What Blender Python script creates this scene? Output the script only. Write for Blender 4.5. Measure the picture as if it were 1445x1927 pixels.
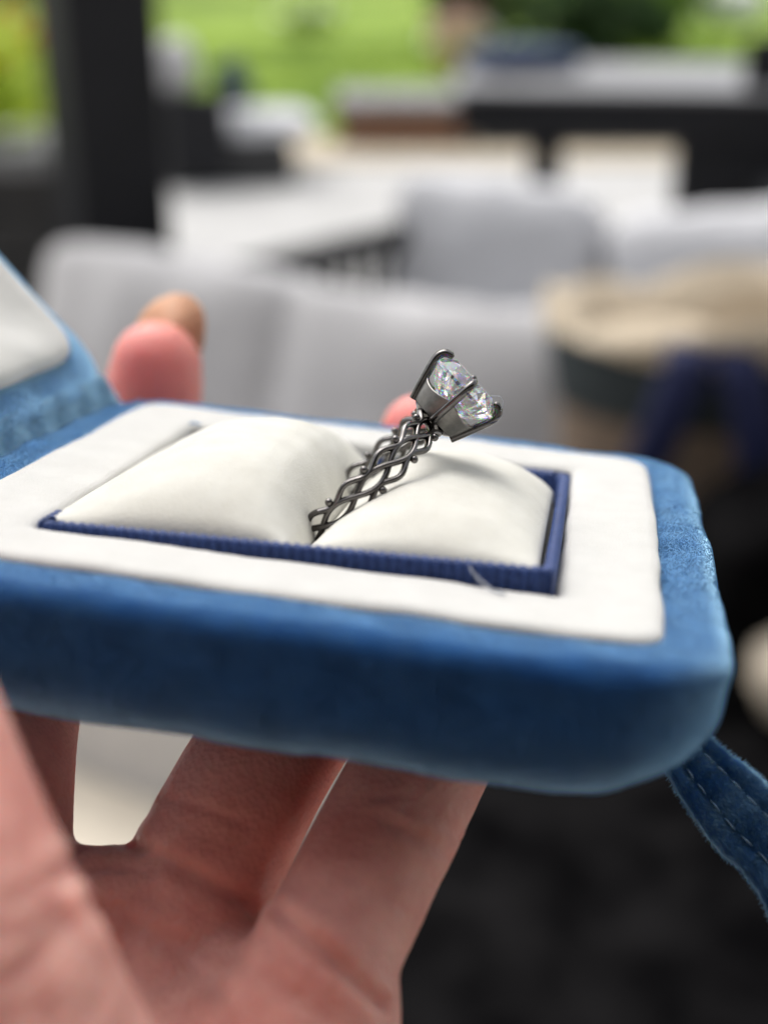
import bpy, bmesh, math, random
import numpy as np
from mathutils import Vector, Matrix, noise
from mathutils.bvhtree import BVHTree

random.seed(7)
RNG = np.random.default_rng(11)
for o in list(bpy.data.objects):
    bpy.data.objects.remove(o)
S = bpy.context.scene
COL = S.collection
PI = math.pi
R_ = math.radians

# ------------------------------------------------------------------ camera
PITCH = R_(24.0)
CAM = np.array([0.0, 0.0, 1.2])
RIGHT = np.array([1.0, 0, 0])
DOWN = np.array([0, -math.sin(PITCH), -math.cos(PITCH)])
FWD = np.array([0, math.cos(PITCH), -math.sin(PITCH)])
C2W = np.stack([RIGHT, DOWN, FWD], 1)
cd = bpy.data.cameras.new('camera')
cam = bpy.data.objects.new('camera', cd)
COL.objects.link(cam)
mw = np.eye(4)
mw[:3, 0], mw[:3, 1], mw[:3, 2], mw[:3, 3] = RIGHT, -DOWN, -FWD, CAM
cam.matrix_world = Matrix(mw.tolist())
cd.sensor_fit = 'VERTICAL'
cd.sensor_height = 24.0
cd.lens = 31.14
cd.clip_start, cd.clip_end = 0.005, 500
cd.dof.use_dof = True
cd.dof.focus_distance = 0.143
cd.dof.aperture_fstop = 7.0
S.camera = cam

# ------------------------------------------------------------------ sky and sun (bright overcast)
SUN_EL, SUN_ROT = R_(58), R_(-28)
w = bpy.data.worlds.new('World')
S.world = w
w.use_nodes = True
nt = w.node_tree
bg = nt.nodes['Background']
sky = nt.nodes.new('ShaderNodeTexSky')
sky.sky_type = 'NISHITA'
sky.sun_disc = False
sky.sun_elevation, sky.sun_rotation = SUN_EL, SUN_ROT
sky.air_density, sky.dust_density, sky.ozone_density = 1.0, 4.0, 1.0
hs = nt.nodes.new('ShaderNodeHueSaturation')
hs.inputs['Saturation'].default_value = 0.22
nt.links.new(sky.outputs[0], hs.inputs['Color'])
nt.links.new(hs.outputs[0], bg.inputs[0])
bg.inputs[1].default_value = 0.14
ld = bpy.data.lights.new('sun', 'SUN')
ld.energy = 0.9
ld.angle = R_(50)
ld.color = (1.0, 0.95, 0.87)
sun = bpy.data.objects.new('sun', ld)
COL.objects.link(sun)
sd = Vector((math.sin(SUN_ROT) * math.cos(SUN_EL), math.cos(SUN_ROT) * math.cos(SUN_EL), math.sin(SUN_EL)))
sun.rotation_euler = sd.to_track_quat('Z', 'Y').to_euler()
sun.location = (0, 0, 6)
vs = S.view_settings
vs.view_transform, vs.look, vs.gamma, vs.use_curve_mapping = 'Standard', 'None', 1.0, False
vs.exposure = 0.78
S.cycles.use_denoising = True
S.cycles.max_bounces = 24
S.cycles.transmission_bounces = 24
S.cycles.glossy_bounces = 8
S.cycles.sample_clamp_indirect = 20

# ------------------------------------------------------------------ helpers
def tag(o, label=None, cat=None, group=None, kind=None):
    for k, v in (('label', label), ('category', cat), ('group', group), ('kind', kind)):
        if v:
            o[k] = v
    return o


def empty(name, loc, label, cat, group=None, rz=0.0):
    o = bpy.data.objects.new(name, None)
    o.empty_display_size = 0.02
    COL.objects.link(o)
    o.location = loc
    o.rotation_euler = (0, 0, rz)
    return tag(o, label, cat, group)


def mk(name, verts, faces, mat, parent=None, smooth=True, scale=1.0):
    me = bpy.data.meshes.new(name)
    v = np.asarray(verts, float) * scale
    me.from_pydata([tuple(x) for x in v], [], [tuple(f) for f in faces])
    me.update()
    if smooth:
        me.polygons.foreach_set('use_smooth', [True] * len(me.polygons))
    if mat:
        me.materials.append(mat)
    o = bpy.data.objects.new(name, me)
    COL.objects.link(o)
    if parent:
        o.parent = parent
    return o


class MB:
    """collects vertices and faces of one mesh"""
    def __init__(s):
        s.v, s.f = [], []

    def add(s, v, f):
        n = len(s.v)
        s.v += [tuple(x) for x in v]
        s.f += [tuple(i + n for i in q) for q in f]
        return s

    def box(s, c, d, rz=0.0, bev=0.0):
        bm = bmesh.new()
        bmesh.ops.create_cube(bm, size=1.0)
        for q in bm.verts:
            q.co = Vector((q.co.x * d[0], q.co.y * d[1], q.co.z * d[2]))
        if bev:
            bmesh.ops.bevel(bm, geom=bm.edges[:], offset=bev, segments=2, affect='EDGES', profile=0.5)
        m = Matrix.Rotation(rz, 3, 'Z')
        bm.verts.ensure_lookup_table()
        vv = [tuple(m @ q.co + Vector(c)) for q in bm.verts]
        ff = [[q.index for q in f.verts] for f in bm.faces]
        bm.free()
        return s.add(vv, ff)

    def tube(s, P, r, n=10, flat=None, closed=False, caps=True, ref=None):
        """P: points, r: radius or list, flat: (scale along ref normal, scale along binormal)"""
        P = np.asarray(P, float)
        N = len(P)
        r = np.full(N, r) if np.isscalar(r) else np.asarray(r, float)
        fa, fb = flat if flat else (1, 1)
        vv, ff = [], []
        T = np.roll(P, -1, 0) - np.roll(P, 1, 0)
        if not closed:
            T[0], T[-1] = P[1] - P[0], P[-1] - P[-2]
        T /= np.linalg.norm(T, axis=1)[:, None] + 1e-12
        up = None
        for i in range(N):
            if ref is not None:
                u = np.asarray(ref[i] if np.ndim(ref) > 1 else ref, float)
            else:
                u = up if up is not None else (np.array([0, 0, 1.0]) if abs(T[i][2]) < .9 else np.array([1.0, 0, 0]))
            u = u - T[i] * (u @ T[i])
            u /= np.linalg.norm(u) + 1e-12
            up = u
            b = np.cross(T[i], u)
            for k in range(n):
                a = 2 * PI * k / n
                vv.append(P[i] + r[i] * (fa * math.cos(a) * u + fb * math.sin(a) * b))
        M = N if closed else N - 1
        for i in range(M):
            j = (i + 1) % N
            for k in range(n):
                l = (k + 1) % n
                ff.append((i * n + k, i * n + l, j * n + l, j * n + k))
        if caps and not closed:
            ff.append(tuple(range(n))[::-1])
            ff.append(tuple((N - 1) * n + k for k in range(n)))
        return s.add(vv, ff)

    def sphere(s, c, r, seg=12, ring=8):
        vv, ff = [], []
        r = (r, r, r) if np.isscalar(r) else r
        for i in range(1, ring):
            th = PI * i / ring
            for k in range(seg):
                a = 2 * PI * k / seg
                vv.append((c[0] + r[0] * math.sin(th) * math.cos(a), c[1] + r[1] * math.sin(th) * math.sin(a), c[2] + r[2] * math.cos(th)))
        top, bot = len(vv), len(vv) + 1
        vv += [(c[0], c[1], c[2] + r[2]), (c[0], c[1], c[2] - r[2])]
        for i in range(ring - 2):
            for k in range(seg):
                l = (k + 1) % seg
                ff.append((i * seg + k, (i + 1) * seg + k, (i + 1) * seg + l, i * seg + l))
        for k in range(seg):
            l = (k + 1) % seg
            ff.append((top, k, l))
            ff.append((bot, (ring - 2) * seg + l, (ring - 2) * seg + k))
        return s.add(vv, ff)

    def build(s, name, mat, parent=None, smooth=True, scale=1.0):
        return mk(name, s.v, s.f, mat, parent, smooth, scale)


def material(name):
    m = bpy.data.materials.new(name)
    m.use_nodes = True
    nt = m.node_tree
    b = nt.nodes['Principled BSDF']
    return m, nt, b


def setp(b, **k):
    nm = {'col': 'Base Color', 'rough': 'Roughness', 'metal': 'Metallic', 'sheen': 'Sheen Weight', 'sheen_r': 'Sheen Roughness',
          'sheen_t': 'Sheen Tint', 'sss': 'Subsurface Weight', 'sss_r': 'Subsurface Radius', 'sss_s': 'Subsurface Scale',
          'spec': 'Specular IOR Level', 'ior': 'IOR', 'trans': 'Transmission Weight', 'coat': 'Coat Weight', 'coat_r': 'Coat Roughness'}
    for q, v in k.items():
        if q in ('col', 'sheen_t'):
            v = (*v, 1)
        b.inputs[nm[q]].default_value = v


def noisecol(nt, b, c1, c2, scale, detail=4, rough=0.6, coord='Object', dist=0.0, lo=0.3, hi=0.7):
    tc = nt.nodes.new('ShaderNodeTexCoord')
    n = nt.nodes.new('ShaderNodeTexNoise')
    n.inputs['Scale'].default_value = scale
    n.inputs['Detail'].default_value = detail
    n.inputs['Roughness'].default_value = rough
    n.inputs['Distortion'].default_value = dist
    cr = nt.nodes.new('ShaderNodeValToRGB')
    cr.color_ramp.elements[0].position, cr.color_ramp.elements[1].position = lo, hi
    cr.color_ramp.elements[0].color, cr.color_ramp.elements[1].color = (*c1, 1), (*c2, 1)
    nt.links.new(tc.outputs[coord], n.inputs['Vector'])
    nt.links.new(n.outputs['Fac'], cr.inputs[0])
    nt.links.new(cr.outputs[0], b.inputs['Base Color'])
    return tc, n, cr


def bump(nt, b, scale, strength, dist, detail=3, coord='Object', kind='noise'):
    tc = nt.nodes.new('ShaderNodeTexCoord')
    if kind == 'voronoi':
        n = nt.nodes.new('ShaderNodeTexVoronoi')
        out = 'Distance'
    else:
        n = nt.nodes.new('ShaderNodeTexNoise')
        n.inputs['Detail'].default_value = detail
        out = 'Fac'
    n.inputs['Scale'].default_value = scale
    bp = nt.nodes.new('ShaderNodeBump')
    bp.inputs['Strength'].default_value = strength
    bp.inputs['Distance'].default_value = dist
    nt.links.new(tc.outputs[coord], n.inputs['Vector'])
    nt.links.new(n.outputs[out], bp.inputs['Height'])
    prev = b.inputs['Normal'].links[0].from_socket if b.inputs['Normal'].links else None
    if prev:
        nt.links.new(prev, bp.inputs['Normal'])
    nt.links.new(bp.outputs[0], b.inputs['Normal'])
    return bp


def simple(name, col, rough=0.6, metal=0.0, var=0.0, scale=10.0, **k):
    m, nt, b = material(name)
    setp(b, col=col, rough=rough, metal=metal, **k)
    if var:
        noisecol(nt, b, tuple(c * (1 - var) for c in col), tuple(min(1, c * (1 + var)) for c in col), scale)
    return m


# ------------------------------------------------------------------ materials
M = {}
m, nt_, b = material('blue_velvet')
setp(b, rough=0.95, sheen=1.0, sheen_r=0.32, sheen_t=(0.42, 0.72, 1.0), spec=0.02)
noisecol(nt_, b, (0.010, 0.045, 0.145), (0.018, 0.08, 0.24), 260, 5)
bump(nt_, b, 3500, 0.25, 0.0002, 3)


def add_sheen(nt, b):
    sh = nt.nodes.new('ShaderNodeBsdfSheen')
    sh.distribution = 'ASHIKHMIN'
    sh.inputs['Color'].default_value = (.50, .82, 1, 1)
    sh.inputs['Roughness'].default_value = .48
    nt.links.new(b.inputs['Normal'].links[0].from_socket, sh.inputs['Normal'])
    o_ = nt.nodes['Material Output']
    ad = nt.nodes.new('ShaderNodeAddShader')
    nt.links.new(o_.inputs[0].links[0].from_socket, ad.inputs[0])
    nt.links.new(sh.outputs[0], ad.inputs[1])
    nt.links.new(ad.outputs[0], o_.inputs[0])


add_sheen(nt_, b)
M['velvet'] = m
m, nt_, b = material('blue_velvet_nap')
setp(b, rough=0.8, sheen=0.5, sheen_r=0.35, sheen_t=(0.5, 0.78, 1.0), spec=0.02)
tc, n, cr = noisecol(nt_, b, (0.07, 0.21, 0.44), (0.27, 0.52, 0.80), 700, 5, lo=.1, hi=.9)
tn = nt_.nodes.new('ShaderNodeAttribute')
tn.attribute_name = 'tone'
nt_.links.new(tn.outputs['Fac'], cr.inputs[0])
at = nt_.nodes.new('ShaderNodeAttribute')
at.attribute_name = 'nrm'
vt = nt_.nodes.new('ShaderNodeVectorTransform')
vt.vector_type, vt.convert_from, vt.convert_to = 'NORMAL', 'OBJECT', 'WORLD'
nt_.links.new(at.outputs['Vector'], vt.inputs[0])
nt_.links.new(vt.outputs[0], b.inputs['Normal'])
tl = nt_.nodes.new('ShaderNodeBsdfTranslucent')
nt_.links.new(cr.outputs[0], tl.inputs[0])
ms = nt_.nodes.new('ShaderNodeMixShader')
ms.inputs[0].default_value = 0.55
nt_.links.new(b.outputs[0], ms.inputs[1])
nt_.links.new(tl.outputs[0], ms.inputs[2])
nt_.links.new(ms.outputs[0], nt_.nodes['Material Output'].inputs[0])
add_sheen(nt_, b)
M['nap'] = m
m, nt_, b = material('white_velvet')
setp(b, rough=0.9, sheen=0.3, sheen_r=0.4, spec=0.1, sss=0.25, sss_r=(1, 0.95, 0.85), sss_s=0.0008)
noisecol(nt_, b, (0.56, 0.553, 0.53), (0.61, 0.603, 0.58), 180, 6)
bump(nt_, b, 3600, 0.6, 0.0002, 5)
bump(nt_, b, 260, 0.25, 0.0005, 3)
M['white'] = m
m, nt_, b = material('white_velvet_nap')
setp(b, rough=0.9, spec=0.05, sheen=.2)
noisecol(nt_, b, (0.74, 0.735, 0.72), (0.82, 0.815, 0.80), 180, 4)
M['whitenap'] = m
m, nt_, b = material('cream_velvet')
setp(b, rough=0.9, sheen=0.25, sheen_r=0.4, spec=0.1, sss=0.25, sss_r=(1, 0.95, 0.8), sss_s=0.0008)
noisecol(nt_, b, (0.60, 0.585, 0.53), (0.68, 0.67, 0.615), 220, 6)
bump(nt_, b, 4200, 0.5, 0.0002, 5)
M['cream'] = m
m, nt_, b = material('navy_grosgrain')
setp(b, rough=0.55, sheen=0.4, sheen_r=0.3, sheen_t=(0.5, 0.6, 1.0), spec=0.3)
noisecol(nt_, b, (0.012, 0.03, 0.12), (0.03, 0.065, 0.21), 1500, 4)
bump(nt_, b, 5000, 0.4, 0.0001, 2)
M['navy'] = m
m, nt_, b = material('black_rhodium')
setp(b, metal=1.0, rough=0.09, col=(0.2, 0.19, 0.185))
noisecol(nt_, b, (0.11, 0.104, 0.103), (0.19, 0.18, 0.177), 900, 3)
bump(nt_, b, 2500, 0.06, 0.0001, 2)
M['metal'] = m
m, nt_, b = material('satin_rhodium')
setp(b, metal=1.0, rough=0.38)  # paler, rougher copy of the band metal, imitating stronger light on the gallery
noisecol(nt_, b, (0.17, 0.163, 0.155), (0.29, 0.28, 0.265), 700, 4)
bump(nt_, b, 1800, 0.1, 0.0001, 2)
M['satin'] = m
# gemstone: three refractions with slightly different index make the rainbow fire
m, nt_, b = material('clear_gemstone')
nt_.nodes.remove(b)
out = nt_.nodes['Material Output']
g = []
for c, i in (((1, 0, 0), 2.39), ((0, 1, 0), 2.417), ((0, 0, 1), 2.45)):
    q = nt_.nodes.new('ShaderNodeBsdfGlass')
    q.inputs['Color'].default_value = (*c, 1)
    q.inputs['Roughness'].default_value = 0.0
    q.inputs['IOR'].default_value = i
    g.append(q)
a1, a2 = nt_.nodes.new('ShaderNodeAddShader'), nt_.nodes.new('ShaderNodeAddShader')
nt_.links.new(g[0].outputs[0], a1.inputs[0])
nt_.links.new(g[1].outputs[0], a1.inputs[1])
nt_.links.new(a1.outputs[0], a2.inputs[0])
nt_.links.new(g[2].outputs[0], a2.inputs[1])
tl = nt_.nodes.new('ShaderNodeBsdfTranslucent')
tl.inputs[0].default_value = (.95, .96, 1, 1)
ms = nt_.nodes.new('ShaderNodeMixShader')
ms.inputs[0].default_value = .10
wg = nt_.nodes.new('ShaderNodeBsdfGlass')
wg.inputs['Roughness'].default_value = 0.0
wg.inputs['IOR'].default_value = 2.417
mw_ = nt_.nodes.new('ShaderNodeMixShader')
mw_.inputs[0].default_value = .30
nt_.links.new(wg.outputs[0], mw_.inputs[1])
nt_.links.new(a2.outputs[0], mw_.inputs[2])
nt_.links.new(mw_.outputs[0], ms.inputs[1])
nt_.links.new(tl.outputs[0], ms.inputs[2])
nt_.links.new(ms.outputs[0], out.inputs[0])
M['gem'] = m
m, nt_, b = material('skin')
setp(b, rough=0.5, sss=0.85, sss_r=(1.0, 0.33, 0.2), sss_s=0.0040, spec=0.4)
at = nt_.nodes.new('ShaderNodeAttribute')
at.attribute_name = 'flush'
tc, n, cr = noisecol(nt_, b, (0.62, 0.275, 0.225), (0.84, 0.46, 0.385), 115, 7, lo=.35, hi=.68)
mx = nt_.nodes.new('ShaderNodeMix')
mx.data_type = 'RGBA'
mx.inputs['B'].default_value = (0.82, 0.25, 0.23, 1)
nt_.links.new(at.outputs['Fac'], mx.inputs['Factor'])
nt_.links.new(cr.outputs[0], mx.inputs['A'])
nt_.links.new(mx.outputs['Result'], b.inputs['Base Color'])
bump(nt_, b, 1700, 0.55, 0.00022, 2, kind='voronoi')
bump(nt_, b, 420, 0.4, 0.0005, 6)
M['skin'] = m
m, nt_, b = material('fingernail')
setp(b, rough=0.4, spec=0.3)
tc, n, cr = noisecol(nt_, b, (0.93, 0.66, 0.47), (0.97, 0.74, 0.56), 150, 3)
tl = nt_.nodes.new('ShaderNodeBsdfTranslucent')
nt_.links.new(cr.outputs[0], tl.inputs[0])
ms = nt_.nodes.new('ShaderNodeMixShader')
ms.inputs[0].default_value = .6
nt_.links.new(b.outputs[0], ms.inputs[1])
nt_.links.new(tl.outputs[0], ms.inputs[2])
nt_.links.new(ms.outputs[0], nt_.nodes['Material Output'].inputs[0])
M['nail'] = m
M['thread'] = simple('nylon_thread', (0.6, 0.64, 0.72), 0.25, trans=0.75)
M['stitch'] = simple('pale_blue_stitch', (0.22, 0.34, 0.5), 0.7)
M['lint'] = simple('blue_lint', (0.05, 0.2, 0.45), 0.9)

# ------------------------------------------------------------------ THE SETTING
m, nt_, b = material('pale_paving')
setp(b, rough=0.8)
noisecol(nt_, b, (0.40, 0.395, 0.385), (0.50, 0.495, 0.485), 3.0, 6)
bump(nt_, b, 60, 0.3, 0.004, 4)
M['paving'] = m
m, nt_, b = material('lawn_green')
setp(b, rough=0.85, spec=0.2)
noisecol(nt_, b, (0.13, 0.225, 0.022), (0.33, 0.46, 0.06), 0.8, 7, lo=.36, hi=.66)
bump(nt_, b, 40, 0.6, 0.03, 4)
M['lawn'] = m
M['sand'] = simple('sandy_edging', (0.50, 0.43, 0.32), 0.9, var=0.15, scale=4)
M['wall'] = simple('house_render', (0.42, 0.39, 0.365), 0.85, var=0.15, scale=2)
M['charcoal'] = simple('charcoal_paint', (0.013, 0.013, 0.016), 0.6, var=0.2, scale=8, spec=0.3)
m, nt_, b = material('black_upholstery')
setp(b, rough=1.0, spec=0.04)
noisecol(nt_, b, (0.0012, 0.0011, 0.0014), (0.011, 0.0105, 0.011), 16, 6, lo=.38, hi=.75)
M['blackfab'] = m
M['charcoal_l'] = simple('weathered_charcoal', (0.03, 0.029, 0.03), 0.6, var=0.25, scale=14)
M['stone_d'] = simple('dark_grey_stone', (0.05, 0.049, 0.05), 0.9, var=0.3, scale=7)
M['stone'] = simple('grey_stone', (0.25, 0.25, 0.255), 0.85, var=0.25, scale=9)
m, nt_, b = material('grey_outdoor_fabric')
setp(b, rough=0.9, sheen=0.2, spec=0.1)
noisecol(nt_, b, (0.52, 0.51, 0.515), (0.59, 0.58, 0.585), 14, 6)
bump(nt_, b, 700, 0.3, 0.001, 2)
M['sofa'] = m
m, nt_, b = material('pale_outdoor_fabric')
setp(b, rough=0.9, sheen=0.2, spec=0.1)
noisecol(nt_, b, (0.66, 0.66, 0.68), (0.73, 0.73, 0.75), 14, 6)
bump(nt_, b, 700, 0.3, 0.001, 2)
M['sofa_l'] = m
M['brick'] = simple('brown_brick', (0.25, 0.13, 0.08), 0.9, var=0.35, scale=11)
M['creamrug'] = simple('cream_rug', (0.78, 0.70, 0.58), 0.95, var=0.06, scale=30)
M['tan'] = simple('tan_canvas', (0.21, 0.155, 0.115), 0.9, var=0.12, scale=30)
M['band'] = simple('slate_canvas', (0.035, 0.046, 0.052), 0.9, var=0.2, scale=30)
M['linen'] = simple('cream_linen', (0.58, 0.49, 0.37), 0.9, var=0.15, scale=25)
M['navystrap'] = simple('navy_webbing', (0.010, 0.016, 0.075), 0.75, var=0.2, scale=40)
M['bluecloth'] = simple('dark_blue_cloth', (0.03, 0.05, 0.11), 0.8, var=0.2, scale=10)
M['metaltop'] = simple('pale_table_top', (0.24, 0.24, 0.25), 0.45, var=0.12, scale=5)
M['creampot'] = simple('cream_glaze', (0.62, 0.53, 0.42), 0.5, var=0.06, scale=20)
M['trunk'] = simple('bark', (0.10, 0.075, 0.055), 0.9, var=0.3, scale=12)


def leafmat(name, c1, c2, sc=3.0):
    m, nt, b = material(name)
    setp(b, rough=0.6, spec=0.3)
    tc, n, cr = noisecol(nt, b, c1, c2, sc, 5)
    tl = nt.nodes.new('ShaderNodeBsdfTranslucent')
    nt.links.new(cr.outputs[0], tl.inputs[0])
    ms = nt.nodes.new('ShaderNodeMixShader')
    ms.inputs[0].default_value = .45
    nt.links.new(b.outputs[0], ms.inputs[1])
    nt.links.new(tl.outputs[0], ms.inputs[2])
    nt.links.new(ms.outputs[0], nt.nodes['Material Output'].inputs[0])
    return m


M['leaf'] = leafmat('leaf_green', (0.08, 0.15, 0.025), (0.17, 0.27, 0.045))
M['leaf_d'] = leafmat('leaf_dark_green', (0.022, 0.05, 0.02), (0.05, 0.09, 0.03))
M['leaf_lime'] = leafmat('leaf_lime', (0.38, 0.52, 0.03), (0.62, 0.72, 0.10), 9)
M['petal'] = simple('orange_petal', (0.85, 0.42, 0.03), 0.6, var=0.3, scale=20)
M['pink'] = simple('pale_pink_clay', (0.62, 0.42, 0.36), 0.8, var=0.1, scale=10)
M['whitestone'] = simple('white_stone', (0.80, 0.80, 0.78), 0.7, var=0.05, scale=5)


def sheet(name, x0, x1, y0, y1, z, mat):
    o = mk(name, [(x0, y0, z), (x1, y0, z), (x1, y1, z), (x0, y1, z)], [(0, 1, 2, 3)], mat, None, False)
    return tag(o, kind='structure')


sheet('lawn', -150, 150, -60, 240, -0.03, M['lawn'])
mb = MB().box((0, 2.6, -0.05), (30, 11.2, 0.1))
tag(mb.build('patio', M['paving'], None, False), kind='structure')
mb = MB().box((0, 7.75, 0.006), (30, 0.9, 0.02))
tag(mb.build('gravel_strip', M['sand'], None, False), kind='structure')

hs_ = empty('house', (0, -2.2, 0), 'pale rendered house behind the patio with a porch roof', 'house')  # wall, roof and deck are unseen, added to shade camera-facing surfaces
MB().box((0, 0, 1.6), (14, 0.25, 3.2)).build('wall', M['wall'], hs_, False)
MB().box((0, .75, 2.9), (14, 1.3, 0.16)).build('porch_roof', M['charcoal_l'], hs_, False)

MB().box((0, .95, .02), (14, 2.0, .04)).build('porch_deck', M['tan'], hs_, False)
so = empty('sofa', (0, -1.15, 0), 'black cushioned porch sofa against the house wall', 'sofa')  # unseen, added to cut the light coming from behind the camera
MB().box((0, 0, .24), (2.2, .8, .34), 0, .03).build('seat_base', M['charcoal'], so, False)
MB().box((0, -.36, .62), (2.2, .2, .75), 0, .05).build('backrest', M['charcoal'], so, False)
for px in (-1.0, 1.0):
    MB().box((px, .05, .42), (.2, .86, .5), 0, .04).build('armrest', M['charcoal'], so, False)

# grass blades beyond the paving: uncountable
N = 26000
gx = RNG.uniform(-4.5, 6.5, N)
gy = 8.25 + 7.5 * RNG.random(N) ** 1.4
gh = RNG.uniform(0.03, 0.09, N)
ga = RNG.uniform(0, 2 * PI, N)
base = np.stack([gx, gy, np.full(N, -0.03)], 1)
dx = np.stack([np.cos(ga), np.sin(ga), np.zeros(N)], 1) * 0.006
tipv = base + np.stack([RNG.normal(0, .02, N), RNG.normal(0, .02, N), gh], 1)
V = np.stack([base - dx, base + dx, tipv], 1).reshape(-1, 3)
tag(mk('grass', V, np.arange(3 * N).reshape(-1, 3).tolist(), M['lawn'], None, False), kind='stuff', label='bright green lawn grass beyond the patio', cat='grass')


def leaves(center, rad, n, size, mat, name, parent, squash=1.0, clumps=9, seed=0):
    rg = np.random.default_rng(seed)
    cc = rg.normal(0, 0.5, (clumps, 3))
    cc /= np.maximum(1, np.linalg.norm(cc, axis=1) / 0.75)[:, None]
    k = rg.integers(0, clumps, n)
    p = cc[k] + rg.normal(0, 0.22, (n, 3))
    P = np.array(center) + p * rad * np.array([1, 1, squash])
    a = rg.normal(0, 1, (n, 3)); a /= np.linalg.norm(a, axis=1)[:, None]
    c = np.cross(a, rg.normal(0, 1, (n, 3))); c /= np.linalg.norm(c, axis=1)[:, None]
    s = size * rg.uniform(.6, 1.3, (n, 1))
    V = np.stack([P - a * s, P + c * s * .45, P + a * s, P - c * s * .45], 1).reshape(-1, 3)
    return mk(name, V, np.arange(4 * n).reshape(-1, 4).tolist(), mat, parent, False)


def tree(name, x, y, h, r, mat, label, cat, seed, n=1600, size=0.12):
    t = empty(name, (x, y, -0.03), label, cat, 'trees and shrubs beyond the lawn')
    tk = MB()
    if h > 1.5:
        tk.tube([(0, 0, 0), (.05 * h / 4, 0, h * .3), (-.03, .04, h * .6), (0, 0, h * .85)], [.05 * h, .036 * h, .025 * h, .008 * h], 10)
        for k in range(5):
            a = k * 1.3 + seed
            z0 = h * (.38 + .08 * k)
            tk.tube([(0, 0, z0), (math.cos(a) * r * .35, math.sin(a) * r * .35, z0 + h * .12), (math.cos(a) * r * .7, math.sin(a) * r * .7, z0 + h * .2)], [.018 * h, .011 * h, .004 * h], 7)
        leaves((0, 0, h * .68), r, n, size, mat, 'crown', t, 0.75, 14, seed)
    else:
        for k in range(6):
            a = k * 1.05 + seed
            tk.tube([(0, 0, 0), (math.cos(a) * r * .3, math.sin(a) * r * .3, h * .5), (math.cos(a) * r * .5, math.sin(a) * r * .5, h * .8)], [.02, .014, .006], 6)
        leaves((0, 0, h * .55), r, n, size, mat, 'crown', t, h / (2 * r) * 1.1, 12, seed)
    tk.build('trunk', M['trunk'], t)
    return t


tree('shrub', 1.95, 12.6, .75, .62, M['leaf_d'], 'low dark shrub on the lawn behind the right end of the black table', 'shrub', 3, 900, .09)
tree('shrub', 0.95, 13.6, 1.3, .6, M['leaf_d'], 'taller dark shrub at the top of the picture right of centre', 'shrub', 5, 1100, .09)
tree('shrub', 2.7, 14.8, .9, .8, M['leaf'], 'broad mid green shrub at the upper right corner of the lawn', 'shrub', 8, 1000, .1)
tree('shrub', 2.35, 17.5, 1.2, .8, M['leaf_d'], 'dark shrub far across the lawn beside the white stone', 'shrub', 9, 900, .1)
for sx_, sy_, seed_ in ((2.45, 14.3, 1), (.75, 13.1, 2), (-.9, 16.5, 3)):  # invented pale balls imitating bright sky glints among the greenery
    t = empty('flower_clump', (sx_, sy_, -.03), ('clump of pale blossoms before the broad green shrub at upper right', 'clump of pale blossoms beside the taller dark shrub', 'clump of pale blossoms far out on the left of the lawn')[seed_ - 1], 'flowers', 'flower clumps on the lawn')
    leaves((0, 0, .14), .3, 260, .05, M['leaf'], 'foliage', t, .45, 9, seed_)
    fb = None
    for k in range(9):
        if fb is None:
            fb = MB().sphere((0, 0, 0), (.05, .05, .04), 10, 6).build('blossom', M['whitestone'], t)
            q = fb
        else:
            q = fb.copy(); COL.objects.link(q); q.parent = t
        q.location = (random.uniform(-.4, .4), random.uniform(-.2, .2), random.uniform(.18, .34))
tree('tree', -7, 27, 8, 3.4, M['leaf'], 'leafy green tree across the lawn on the left', 'tree', 1, 2200, .3)
tree('tree', 4, 29, 9, 3.8, M['leaf_d'], 'dark green tree standing across the lawn in the middle', 'tree', 2, 2400, .3)
tree('tree', 13, 26, 8, 3.4, M['leaf'], 'leafy green tree across the lawn on the right', 'tree', 4, 2200, .3)
tag(MB().sphere((4.45, 18.2, .22), (.45, .35, .3), 20, 12).build('boulder', M['whitestone']), 'white rounded stone far across the lawn at the upper right', 'boulder')
t = empty('flower_pot', (0.6, 12.0, -0.03), 'pale pink clay pot on the lawn above the brick fire pit', 'pot')
MB().tube([(0, 0, 0), (0, 0, .3), (0, 0, .42), (0, 0, .46)], [.13, .2, .23, .23], 20).build('body', M['pink'], t)
leaves((0, 0, .5), .2, 120, .05, M['pink'], 'bloom', t, .6, 6, 3)

# pergola post with two faces to the camera
t = empty('pergola_post', (-0.605, 2.98, 0), 'thick black square pergola post standing behind the left sofa', 'post')
MB().box((0, 0, 1.35), (.205, .205, 2.7), R_(29), .006).build('shaft', M['charcoal'], t, False)
MB().box((0, 0, .02), (.26, .26, .04), R_(29), .004).build('base_plate', M['charcoal_l'], t, False)

# planter with flowers on the left edge
t = empty('planter', (-1.32, 3.45, 0), 'charcoal planter with a grey stone rim left of the black post', 'planter')
for k in range(6):
    MB().box((0, -.18, .06 + k * .108), (1.15, .03, .1), 0, .004).build('board', M['charcoal_l'], t, False)
MB().box((0, .02, .32), (1.13, .36, .62)).build('tub', M['charcoal'], t, False)
MB().box((0, 0, .672), (1.22, .46, .05), 0, .006).build('rim', M['stone'], t, False)
t = empty('flowering_plant', (-1.05, 3.45, .69), 'lime green plant with orange yellow flowers growing in the charcoal planter', 'plant')
leaves((0.05, 0, .12), .24, 700, .028, M['leaf_lime'], 'foliage', t, .75, 12, 2)
fr = None
for k in range(16):
    if fr is None:
        fr = leaves((0, 0, 0), .03, 14, .02, M['petal'], 'flower', t, .6, 3, 6)
        q = fr
    else:
        q = fr.copy(); COL.objects.link(q); q.parent = t
    q.location = (random.uniform(-.1, .26), random.uniform(-.14, .1), random.uniform(.2, .34))
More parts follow.
